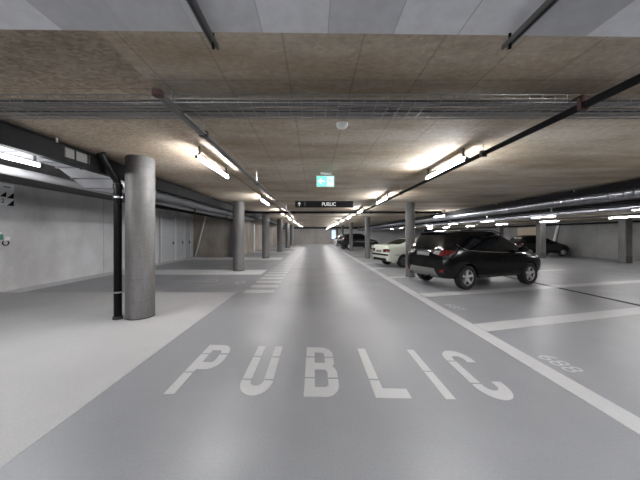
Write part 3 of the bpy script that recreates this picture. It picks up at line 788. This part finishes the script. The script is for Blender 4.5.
def make_wheel(parent, x, y, r, wdt, spokes, rim_mat):
    s = 1 if y > 0 else -1
    hw = wdt/2; ri = r*0.66
    tp = [(ri, -hw*0.8), (ri*1.04, -hw*0.98), (r*0.93, -hw), (r*0.985, -hw*0.8), (r, -hw*0.4), (r, hw*0.4), (r*0.985, hw*0.8), (r*0.93, hw), (ri*1.04, hw*0.98), (ri, hw*0.8)]
    wh = MB().lathe(tp, (0, 0, 0), 'y', 36).build('wheel', M['tyre'], parent, smooth=True)
    wh.location = (x, y, r)
    rp = [(ri, hw*0.8*s), (ri*0.97, hw*0.9*s), (ri*0.93, hw*0.75*s), (ri*0.90, -hw*0.3*s), (0.0, -hw*0.35*s)]
    MB().lathe(rp, (0, 0, 0), 'y', 36).build('rim_barrel', M['rimdark'], wh, smooth=True)
    sp = MB()
    for k_ in range(spokes):
        a = 2*PI*k_/spokes + 0.3
        ca, sa = math.cos(a), math.sin(a)
        def P(rr, tt, d): return (rr*ca - tt*sa, d*s, rr*sa + tt*ca)
        w0, w1 = ri*0.17, ri*0.13
        d0, d1, dz = hw*0.62, hw*0.80, hw*0.35
        vs = [P(ri*0.12, -w0, d0), P(ri*0.12, w0, d0), P(ri*0.96, w1, d1), P(ri*0.96, -w1, d1), P(ri*0.12, -w0, d0-dz), P(ri*0.12, w0, d0-dz), P(ri*0.96, w1, d1-dz), P(ri*0.96, -w1, d1-dz)]
        sp.add(vs, [(0,1,2,3), (7,6,5,4), (0,4,5,1), (1,5,6,2), (2,6,7,3), (3,7,4,0)])
    sp.lathe([(ri*0.26, hw*0.2*s), (ri*0.26, hw*0.64*s), (ri*0.2, hw*0.7*s), (0.0, hw*0.7*s)], (0, 0, 0), 'y', 20)
    sp.lathe([(ri*0.90, hw*0.62*s), (ri*0.93, hw*0.86*s), (ri*0.985, hw*0.86*s), (ri*0.985, hw*0.7*s)], (0, 0, 0), 'y', 36)
    sp.build('rim', M[rim_mat], wh, smooth=True)
    return wh

class Skin:
    """drops points on the car surface along an axis"""
    def __init__(s, me):
        bm = bmesh.new(); bm.from_mesh(me); s.t = BVHTree.FromBMesh(bm); bm.free()
    def side(s, x, z, sg, off=0.0):
        h = s.t.ray_cast(Vector((x, 3*sg, z)), Vector((0, -sg, 0)))
        return Vector((x, h[0].y + sg*off, z)) if h[0] else Vector((x, 0.8*sg, z))
    def end(s, y, z, sg, off=0.0):
        h = s.t.ray_cast(Vector((6*sg, y, z)), Vector((-sg, 0, 0)))
        return Vector((h[0].x + sg*off, y, z)) if h[0] else Vector((0, y, z))
    def top(s, x, y, off=0.0):
        h = s.t.ray_cast(Vector((x, y, 4)), Vector((0, 0, -1)))
        return Vector((x, y, h[0].z + off)) if h[0] else Vector((x, y, 1))

def patch(fn, q, n=8, m=8):
    """thick patch over quad Q (four 2D corners) laid on the skin by FN(a, b, offset)"""
    g0, g1 = [], []
    for i in range(n+1):
        for j in range(m+1):
            u, v = i/n, j/m
            a = (q[0][0]*(1-u) + q[1][0]*u)*(1-v) + (q[3][0]*(1-u) + q[2][0]*u)*v
            b = (q[0][1]*(1-u) + q[1][1]*u)*(1-v) + (q[3][1]*(1-u) + q[2][1]*u)*v
            g0.append((a, b))
    return g0
def patch_mb(fn, q, hi, lo=-0.01, n=8, m=8, mb=None):
    pts = patch(fn, q, n, m); mb = mb or MB()
    A = [fn(a, b, hi) for a, b in pts]; B = [fn(a, b, lo) for a, b in pts]
    W = m + 1; k0 = len(A)
    fs = []
    for i in range(n):
        for j in range(m):
            a, b, c, d = i*W+j, (i+1)*W+j, (i+1)*W+j+1, i*W+j+1
            fs += [(a, b, c, d), (k0+d, k0+c, k0+b, k0+a)]
    for i in range(n):
        fs += [(i*W, k0+i*W, k0+(i+1)*W, (i+1)*W), (i*W+m, (i+1)*W+m, k0+(i+1)*W+m, k0+i*W+m)]
    for j in range(m):
        fs += [(j, j+1, k0+j+1, k0+j), (n*W+j, k0+n*W+j, k0+n*W+j+1, n*W+j+1)]
    return mb.add(A + B, fs)
def line_mb(fn, pts, w, hi=0.004, mb=None):
    mb = mb or MB()
    for (a0, b0), (a1, b1) in zip(pts[:-1], pts[1:]):
        d = Vector((a1-a0, b1-b0)); L = d.length
        if L < 1e-6: continue
        nn = Vector((-d.y, d.x))/L*w/2
        patch_mb(fn, [(a0-nn.x, b0-nn.y), (a1-nn.x, b1-nn.y), (a1+nn.x, b1+nn.y), (a0+nn.x, b0+nn.y)], hi, -0.004, max(1, int(L/0.06)), 1, mb)
    return mb

def build_car(name, label, cat, spec, paint, loc, rz, detail=True):
    t = empty(name, label, cat, (loc[0], loc[1], 0.004), rz)
    me = car_shell(spec['st'], spec['crown'], spec['br'], spec['bf'], spec['side_glass'], spec['ws'], spec['rear_glass'], spec['axles'], spec['rw'], spec['arch'], spec['ywell'])
    skin = Skin(me)
    bm = split_mesh(me, lambda m_: m_ != 1)
    body = bpy.data.meshes.new('body'); bm.to_mesh(body); bm.free()
    body.materials.clear()
    for m_ in (paint, 'glass', 'well'): body.materials.append(M[m_])
    link('body', body, t, smooth=True)
    bm = split_mesh(me, lambda m_: m_ == 1)
    for isl in islands(bm):
        b2 = bm.copy(); b2.faces.ensure_lookup_table(); keep = set(isl)
        bmesh.ops.delete(b2, geom=[f for f in b2.faces if f.index not in keep], context='FACES')
        c = sum((v.co for v in b2.verts), Vector())/max(1, len(b2.verts))
        g_ = bpy.data.meshes.new('w'); b2.to_mesh(g_); b2.free()
        g_.materials.clear(); g_.materials.append(M['glass'])
        for p in g_.polygons: p.material_index = 0
        nm = 'side_window' if abs(c.y) > 0.3 else ('rear_window' if c.x < 0.6 else 'windscreen')
        link(nm, g_, t, smooth=True)
    bm.free()
    for ax in spec['axles']:
        for sg in (-1, 1): make_wheel(t, ax, sg*spec['track']/2, spec['rw'], spec['tw'], 5, spec['rim'])
    E = lambda y, z, o: skin.end(y, z, -1, o)
    FR = lambda y, z, o: skin.end(y, z, 1, o)
    for sg in (-1, 1):
        Sd = lambda x, z, o, sg=sg: skin.side(x, z, sg, o)
        for q in spec['tail']:        # ('end' or 'side', quad, material)
            if q[0] == 'end': mb = patch_mb(E, [(y*sg, z) for y, z in q[1]], 0.012)
            else: mb = patch_mb(Sd, q[1], 0.010)
            tag(mb.build(q[3], M[q[2]], t, smooth=True), q[4])
        mb = patch_mb(FR, [(y*sg, z) for y, z in spec['head']], 0.008); mb.build('headlight', M['lens'], t, smooth=True)
        if detail:
            sm = MB()
            for pl in spec['seams']: line_mb(Sd, pl, 0.012, 0.0025, sm)
            sm.build('door_seam', M['seam'], t)
            for x, z in spec['handles']:
                hb = MB(); a = Sd(x - 0.10, z, 0.03); b = Sd(x + 0.10, z, 0.03)
                hb.tube([Sd(x - 0.11, z, 0.0), a, b, Sd(x + 0.11, z, 0.0)], 0.016, 10); hb.build('door_handle', M[spec['trim_handle']], t, smooth=True)
            if spec.get('belt'):
                line_mb(Sd, spec['belt'], 0.022, 0.008).build('window_trim', M[spec.get('belt_mat', 'chrome')], t)
            if spec.get('sill'):
                line_mb(Sd, spec['sill'], 0.05, 0.012).build('sill_trim', M[spec['sill_mat']], t)
            if spec.get('rails'):
                x0, x1, yy_ = spec['rails']
                pts = []
                for i in range(15):
                    x = x0 + (x1-x0)*i/14; e = min(i, 14-i)
                    pts.append(skin.top(x, sg*yy_, 0.0 if e == 0 else 0.045))
                MB().tube(pts, 0.014, 8).build('roof_rail', M['blackmatt'], t, smooth=True)
        mx, mz = spec['mirror']
        p = Sd(mx, mz, 0.0)
        mm = MB().tube([p, p + Vector((0, sg*0.06, 0.02)), p + Vector((0.0, sg*0.10, 0.05))], 0.025, 8)
        q0 = p + Vector((0.0, sg*0.17, 0.075))
        mm.lathe([(0.0, -0.115), (0.05, -0.105), (0.082, -0.05), (0.088, 0.0), (0.078, 0.06), (0.045, 0.105), (0.0, 0.115)], q0, 'y', 16)
        mm.build('wing_mirror', M[paint], t, smooth=True)
    y0, z0, y1, z1 = spec['plate']
    pm = patch_mb(E, [(y0, z0), (y1, z0), (y1, z1), (y0, z1)], 0.014, n=4, m=2).build('number_plate', M['plate'], t)
    for nm, q, mt, hi in spec.get('rear_extra', []):
        patch_mb(E, q, hi, -0.02, 14, 5).build(nm, M[mt], t, smooth=True)
    for nm, q, mt, hi in spec.get('front_extra', []):
        patch_mb(FR, q, hi, -0.02, 14, 5).build(nm, M[mt], t, smooth=True)
    if detail:
        for y in spec.get('exhaust', ()):
            p = E(y, spec['exz'], 0.0)
            MB().lathe([(0.038, -0.12), (0.040, 0.02), (0.033, 0.02), (0.030, -0.10)], p, 'x', 16).build('exhaust_pipe', M['chrome'], t, smooth=True)
        if spec.get('spoiler'):
            xr, zr0, hw_, dep = spec['spoiler']
            sb = MB(); vs = []
            for i in range(13):
                u = -1 + 2*i/12; y = u*hw_; dx = 0.10*u*u; dz = -0.035*u*u
                a = skin.top(xr + dep, y, 0.012)
                vs += [(a.x + dx*0.4, y, a.z), (xr + dx, y, zr0 + dz + 0.012), (xr + dx + 0.015, y, zr0 + dz - 0.022), (a.x + dx*0.4, y, a.z - 0.05)]
            fs = [(4*i+k_, 4*i+(k_+1)%4, 4*(i+1)+(k_+1)%4, 4*(i+1)+k_) for i in range(12) for k_ in range(4)] + [(0, 1, 2, 3), (51, 50, 49, 48)]
            sb.add(vs, fs).build('roof_spoiler', M[paint], t, smooth=True)
        if spec.get('wiper'):
            (ya_, za_), (yb_, zb_) = spec['wiper']
            MB().tube([E(ya_, za_, 0.02), E((ya_+yb_)/2, (za_+zb_)/2, 0.025), E(yb_, zb_, 0.02)], 0.010, 6).build('rear_wiper', M['blackplastic'], t)
        x_, = spec['antenna'][:1]
        a = skin.top(x_, 0, 0)
        MB().tube([a, a + Vector((-0.10, 0, 0.10))], 0.007, 6).build('roof_antenna', M['blackplastic'], t)
    return t

SUV = dict(
    st=[
     ([-0.78,-0.86,-0.83,-0.77,-0.50,-0.40],[0.72,0.83,0.86,0.80,0.63,0.56],[0.33,0.46,0.82,1.13,1.53,1.63]),
     ([-0.60,-0.64,-0.60,-0.50,-0.30,-0.20],[0.80,0.90,0.925,0.885,0.70,0.60],[0.30,0.42,0.84,1.16,1.55,1.655]),
     ([-0.10,-0.10,-0.10,-0.02,0.05,0.05],[0.82,0.91,0.93,0.89,0.72,0.61],[0.28,0.40,0.84,1.12,1.565,1.675]),
     ([0.50,0.50,0.50,0.50,0.50,0.50],[0.82,0.905,0.925,0.885,0.725,0.615],[0.28,0.40,0.83,1.08,1.57,1.685]),
     ([0.60,0.60,0.60,0.60,0.59,0.58],[0.82,0.905,0.925,0.885,0.725,0.615],[0.28,0.40,0.83,1.075,1.57,1.685]),
     ([1.36,1.36,1.36,1.36,1.28,1.25],[0.82,0.905,0.925,0.885,0.725,0.615],[0.28,0.40,0.82,1.045,1.565,1.685]),
     ([1.46,1.46,1.46,1.46,1.38,1.35],[0.82,0.905,0.925,0.885,0.725,0.615],[0.28,0.40,0.82,1.04,1.56,1.68]),
     ([2.25,2.25,2.25,2.22,1.82,1.70],[0.82,0.905,0.925,0.885,0.70,0.60],[0.28,0.40,0.81,1.02,1.50,1.62]),
     ([2.58,2.58,2.58,2.60,2.58,2.62],[0.82,0.905,0.925,0.875,0.76,0.66],[0.28,0.40,0.80,1.00,1.09,1.12]),
     ([3.12,3.12,3.12,3.12,3.12,3.10],[0.80,0.895,0.915,0.84,0.70,0.58],[0.28,0.40,0.76,0.94,1.00,1.03]),
     ([3.40,3.50,3.52,3.44,3.38,3.32],[0.62,0.74,0.78,0.74,0.64,0.54],[0.30,0.42,0.68,0.86,0.91,0.94]),
    ], crown=[0.03,0.035,0.04,0.04,0.04,0.04,0.04,0.04,0.05,0.04,0.03],
    br=[0.05,0.07,0.06,0.06,0.06,0.05], bf=[0.10,0.12,0.12,0.12,0.10,0.10],
    side_glass=(1, 2, 4, 6, 7), ws=(7,), rear_glass=(3,), axles=(0.0, 2.69), rw=0.345, arch=0.405, ywell=0.60, track=1.60, tw=0.225, rim='rim',
    tail=[('end', [(0.62, 0.98), (0.80, 0.97), (0.82, 1.14), (0.65, 1.13)], 'red', 'tail_light', 'red rear part of the tail light'),
          ('end', [(0.40, 1.03), (0.615, 0.99), (0.645, 1.12), (0.46, 1.11)], 'lens', 'tail_light_lens', 'clear inner lens of the tail light'),
          ('side', [(-0.73, 0.98), (-0.50, 1.04), (-0.42, 1.12), (-0.68, 1.14)], 'red', 'tail_light', 'red side part of the tail light'),
          ('end', [(0.66, 0.50), (0.80, 0.52), (0.80, 0.60), (0.66, 0.58)], 'red', 'bumper_reflector', 'dull red bumper reflector')],
    head=[(0.46, 0.70), (0.72, 0.72), (0.74, 0.84), (0.50, 0.80)],
    seams=[[(0.40, 0.40), (0.55, 0.72), (0.56, 1.07)], [(1.41, 0.38), (1.42, 1.03)], [(2.42, 0.45), (2.46, 0.98)], [(0.42, 0.40), (1.4, 0.38), (2.40, 0.42)]],
    handles=[(0.70, 0.95), (1.58, 0.92)], trim_handle='paint_black',
    belt=[(-0.36, 1.30), (-0.22, 1.20), (0.0, 1.135), (0.5, 1.085), (1.4, 1.045), (2.2, 1.02), (2.50, 1.005)],
    sill=[(0.45, 0.37), (1.4, 0.36), (2.25, 0.36)], sill_mat='darksteel',
    rails=(0.0, 1.75, 0.60), mirror=(2.12, 1.06), plate=(-0.27, 0.95, 0.27, 1.06), spoiler=(-0.56, 1.655, 0.60, 0.30), wiper=((0.0, 1.20), (0.34, 1.25)),
    rear_extra=[('skid_plate', [(-0.62, 0.36), (0.62, 0.36), (0.50, 0.60), (-0.50, 0.60)], 'skid', 0.02),
                ('tailgate_trim', [(-0.33, 1.08), (0.33, 1.08), (0.33, 1.105), (-0.33, 1.105)], 'chrome', 0.018)],
    front_extra=[('grille', [(-0.40, 0.62), (0.40, 0.62), (0.44, 0.76), (-0.44, 0.76)], 'blackplastic', 0.01), ('lower_grille', [(-0.5, 0.40), (0.5, 0.40), (0.5, 0.54), (-0.5, 0.54)], 'blackplastic', 0.01)],
    exhaust=(-0.42, 0.42), exz=0.40, antenna=(-0.05,))

SEDAN = dict(
    st=[
     ([-0.80,-0.88,-0.86,-0.84,-0.82,-0.80],[0.68,0.78,0.80,0.76,0.70,0.66],[0.30,0.40,0.62,1.00,1.055,1.07]),
     ([-0.55,-0.55,-0.55,-0.55,-0.55,-0.55],[0.76,0.83,0.845,0.80,0.72,0.66],[0.26,0.36,0.64,1.00,1.075,1.10]),
     ([-0.10,-0.10,-0.10,-0.10,-0.12,-0.14],[0.77,0.84,0.85,0.81,0.72,0.66],[0.24,0.34,0.65,0.98,1.07,1.10]),
     ([0.30,0.30,0.30,0.30,0.45,0.52],[0.77,0.84,0.85,0.815,0.63,0.54],[0.24,0.34,0.65,0.94,1.27,1.34]),
     ([0.78,0.78,0.78,0.78,0.80,0.80],[0.77,0.84,0.85,0.815,0.635,0.55],[0.24,0.34,0.65,0.935,1.31,1.38]),
     ([0.86,0.86,0.86,0.86,0.86,0.86],[0.77,0.84,0.85,0.815,0.635,0.55],[0.24,0.34,0.65,0.935,1.31,1.38]),
     ([1.60,1.60,1.60,1.60,1.50,1.45],[0.77,0.84,0.85,0.815,0.62,0.54],[0.24,0.34,0.65,0.92,1.29,1.36]),
     ([2.10,2.10,2.10,2.10,2.10,2.12],[0.77,0.84,0.85,0.81,0.72,0.64],[0.24,0.34,0.64,0.90,0.955,0.98]),
     ([2.9,2.9,2.9,2.9,2.9,2.9],[0.76,0.83,0.84,0.79,0.70,0.62],[0.24,0.34,0.60,0.82,0.87,0.89]),
     ([3.36,3.44,3.46,3.42,3.38,3.34],[0.66,0.76,0.78,0.74,0.66,0.58],[0.26,0.36,0.54,0.72,0.76,0.78]),
    ], crown=[0.01,0.015,0.02,0.03,0.03,0.03,0.03,0.02,0.02,0.01],
    br=[0.03,0.04,0.04,0.03,0.02,0.02], bf=[0.05]*6,
    side_glass=(3, 5, 6), ws=(2, 6), rear_glass=(), axles=(0.0, 2.70), rw=0.31, arch=0.355, ywell=0.56, track=1.46, tw=0.205, rim='rimdark',
    tail=[('end', [(0.40, 0.74), (0.78, 0.74), (0.775, 0.90), (0.40, 0.90)], 'red', 'tail_light', 'dark tail light cluster'),
          ('end', [(0.62, 0.75), (0.76, 0.75), (0.755, 0.81), (0.62, 0.81)], 'lens', 'tail_light_lens', 'small pale reversing lamp')],
    head=[(0.46, 0.60), (0.72, 0.60), (0.72, 0.70), (0.46, 0.70)],
    seams=[[(0.30, 0.55), (0.45, 0.70), (0.5, 0.93)], [(0.82, 0.34), (0.83, 0.92)], [(1.95, 0.34), (1.98, 0.90)], [(0.40, 0.34), (1.95, 0.33)]],
    handles=[(0.62, 0.80), (1.05, 0.79)], trim_handle='blackplastic',
    belt=[(-0.5, 0.62), (0.0, 0.62), (1.0, 0.61), (2.0, 0.59), (3.0, 0.56)], belt_mat='blackplastic', sill=[(0.4, 0.30), (1.4, 0.30), (2.3, 0.30)], sill_mat='blackplastic',
    mirror=(1.85, 0.93), plate=(-0.26, 0.72, 0.26, 0.83),
    rear_extra=[('bumper_strip', [(-0.76, 0.58), (0.76, 0.58), (0.76, 0.66), (-0.76, 0.66)], 'blackplastic', 0.03),
                ('lower_valance', [(-0.62, 0.31), (0.50, 0.31), (0.54, 0.45), (-0.66, 0.45)], 'blackplastic', 0.02)],
    front_extra=[('grille', [(-0.22, 0.58), (0.22, 0.58), (0.20, 0.68), (-0.20, 0.68)], 'blackplastic', 0.01)],
    exhaust=(0.4,), exz=0.33, antenna=(0.55,))

HATCH = dict(
    st=[
     ([-0.58,-0.66,-0.64,-0.58,-0.30,-0.20],[0.68,0.76,0.78,0.74,0.58,0.50],[0.30,0.40,0.72,0.98,1.38,1.46]),
     ([-0.42,-0.42,-0.42,-0.36,-0.12,-0.05],[0.75,0.82,0.84,0.80,0.62,0.53],[0.26,0.36,0.73,1.00,1.40,1.49]),
     ([0.0,0.0,0.0,0.04,0.14,0.16],[0.76,0.835,0.85,0.81,0.64,0.54],[0.24,0.34,0.73,0.98,1.42,1.52]),
     ([0.62,0.62,0.62,0.62,0.62,0.62],[0.76,0.835,0.85,0.81,0.645,0.545],[0.24,0.34,0.72,0.95,1.43,1.535]),
     ([0.70,0.70,0.70,0.70,0.69,0.68],[0.76,0.835,0.85,0.81,0.645,0.545],[0.24,0.34,0.72,0.945,1.43,1.535]),
     ([1.70,1.70,1.70,1.70,1.35,1.25],[0.76,0.835,0.85,0.81,0.62,0.53],[0.24,0.34,0.71,0.915,1.37,1.47]),
     ([2.12,2.12,2.12,2.14,2.12,2.14],[0.76,0.835,0.85,0.80,0.70,0.62],[0.24,0.34,0.70,0.90,0.99,1.02]),
     ([2.75,2.75,2.75,2.74,2.72,2.70],[0.73,0.81,0.82,0.76,0.64,0.56],[0.24,0.34,0.64,0.82,0.88,0.91]),
     ([2.95,3.05,3.06,2.98,2.93,2.88],[0.58,0.68,0.72,0.68,0.58,0.50],[0.26,0.36,0.56,0.73,0.78,0.80]),
    ], crown=[0.02,0.025,0.03,0.03,0.03,0.03,0.03,0.03,0.02],
    br=[0.05]*6, bf=[0.10]*6,
    side_glass=(1, 2, 4, 5), ws=(5,), rear_glass=(3,), axles=(0.0, 2.44), rw=0.305, arch=0.355, ywell=0.56, track=1.47, tw=0.195, rim='rim',
    tail=[('end', [(0.56, 0.80), (0.72, 0.80), (0.72, 0.96), (0.60, 0.96)], 'red', 'tail_light', 'dark red tail light')],
    head=[(0.40, 0.56), (0.66, 0.58), (0.66, 0.70), (0.44, 0.68)],
    seams=[[(0.45, 0.36), (0.62, 0.70), (0.64, 0.94)], [(1.82, 0.34), (1.86, 0.90)], [(0.45, 0.35), (1.82, 0.34)]],
    handles=[(0.82, 0.84)], trim_handle='blackplastic', sill=[(0.45, 0.31), (1.2, 0.30), (2.0, 0.31)], sill_mat='blackplastic',
    mirror=(1.72, 0.95), plate=(-0.26, 0.60, 0.26, 0.71), rear_extra=[], front_extra=[('grille', [(-0.36, 0.42), (0.36, 0.42), (0.36, 0.54), (-0.36, 0.54)], 'blackplastic', 0.01)],
    exhaust=(), exz=0.3, antenna=(0.3,))

def place(rear_right_wheel, ang, track):
    """car origin (middle of the rear axle) from its right rear wheel"""
    a = math.radians(ang)
    return (rear_right_wheel[0] - math.sin(a)*track/2, rear_right_wheel[1] + math.cos(a)*track/2), a
p, a = place((4.37, 7.66), 18.0, 1.60)
suv = build_car('suv', 'glossy black SUV parked nose away on the right, nearest the camera', 'car', SUV, 'paint_black', p, a)
suv.scale = (0.945, 1.0, 1.0)
p, a = place((4.28, 12.75), 15.0, 1.46)
build_car('sedan', 'pale greenish white sedan seen from behind, between the first two slim columns', 'car', SEDAN, 'paint_white', p, a)
p, a = place((3.75, 28.2), 14.5, 1.60)
build_car('hatchback', 'dark car parked beyond the pale sedan, behind the slim columns', 'car', SUV, 'paint_dark', p, a)
p, a = place((3.70, 35.2), 14.5, 1.47)
build_car('hatchback', 'farthest car on the right, pale tail just showing past the dark car', 'car', HATCH, 'paint_silver', p, a)
build_car('hatchback', 'black hatchback in side view by the right wall, behind a square pier', 'car', HATCH, 'paint_dark', (15.75, 20.15), 0.0)

# ------------------------------------------------------------------ world, camera, view
wd = bpy.data.worlds.new('world'); S.world = wd; wd.use_nodes = True
wd.node_tree.nodes['Background'].inputs[0].default_value = (0.5, 0.52, 0.55, 1)
wd.node_tree.nodes['Background'].inputs[1].default_value = 0.15
cam = bpy.data.cameras.new('camera'); co = bpy.data.objects.new('camera', cam); COL.objects.link(co)
co.location = (0, 0, H); co.rotation_euler = (PI/2, 0, 0)
cam.sensor_width = 36; cam.sensor_fit = 'HORIZONTAL'; cam.lens = F/640*36
cam.shift_x = 6/640; cam.shift_y = -5/640; cam.clip_start = 0.05; cam.clip_end = 200
S.camera = co
S.view_settings.view_transform = 'Standard'
S.view_settings.look = 'None'
S.view_settings.gamma = 1.0
S.view_settings.use_curve_mapping = False
S.view_settings.exposure = 1.72
try:
    S.cycles.use_denoising = True
    S.cycles.max_bounces = 10; S.cycles.diffuse_bounces = 6
    S.cycles.sample_clamp_indirect = 6.0
except Exception: pass
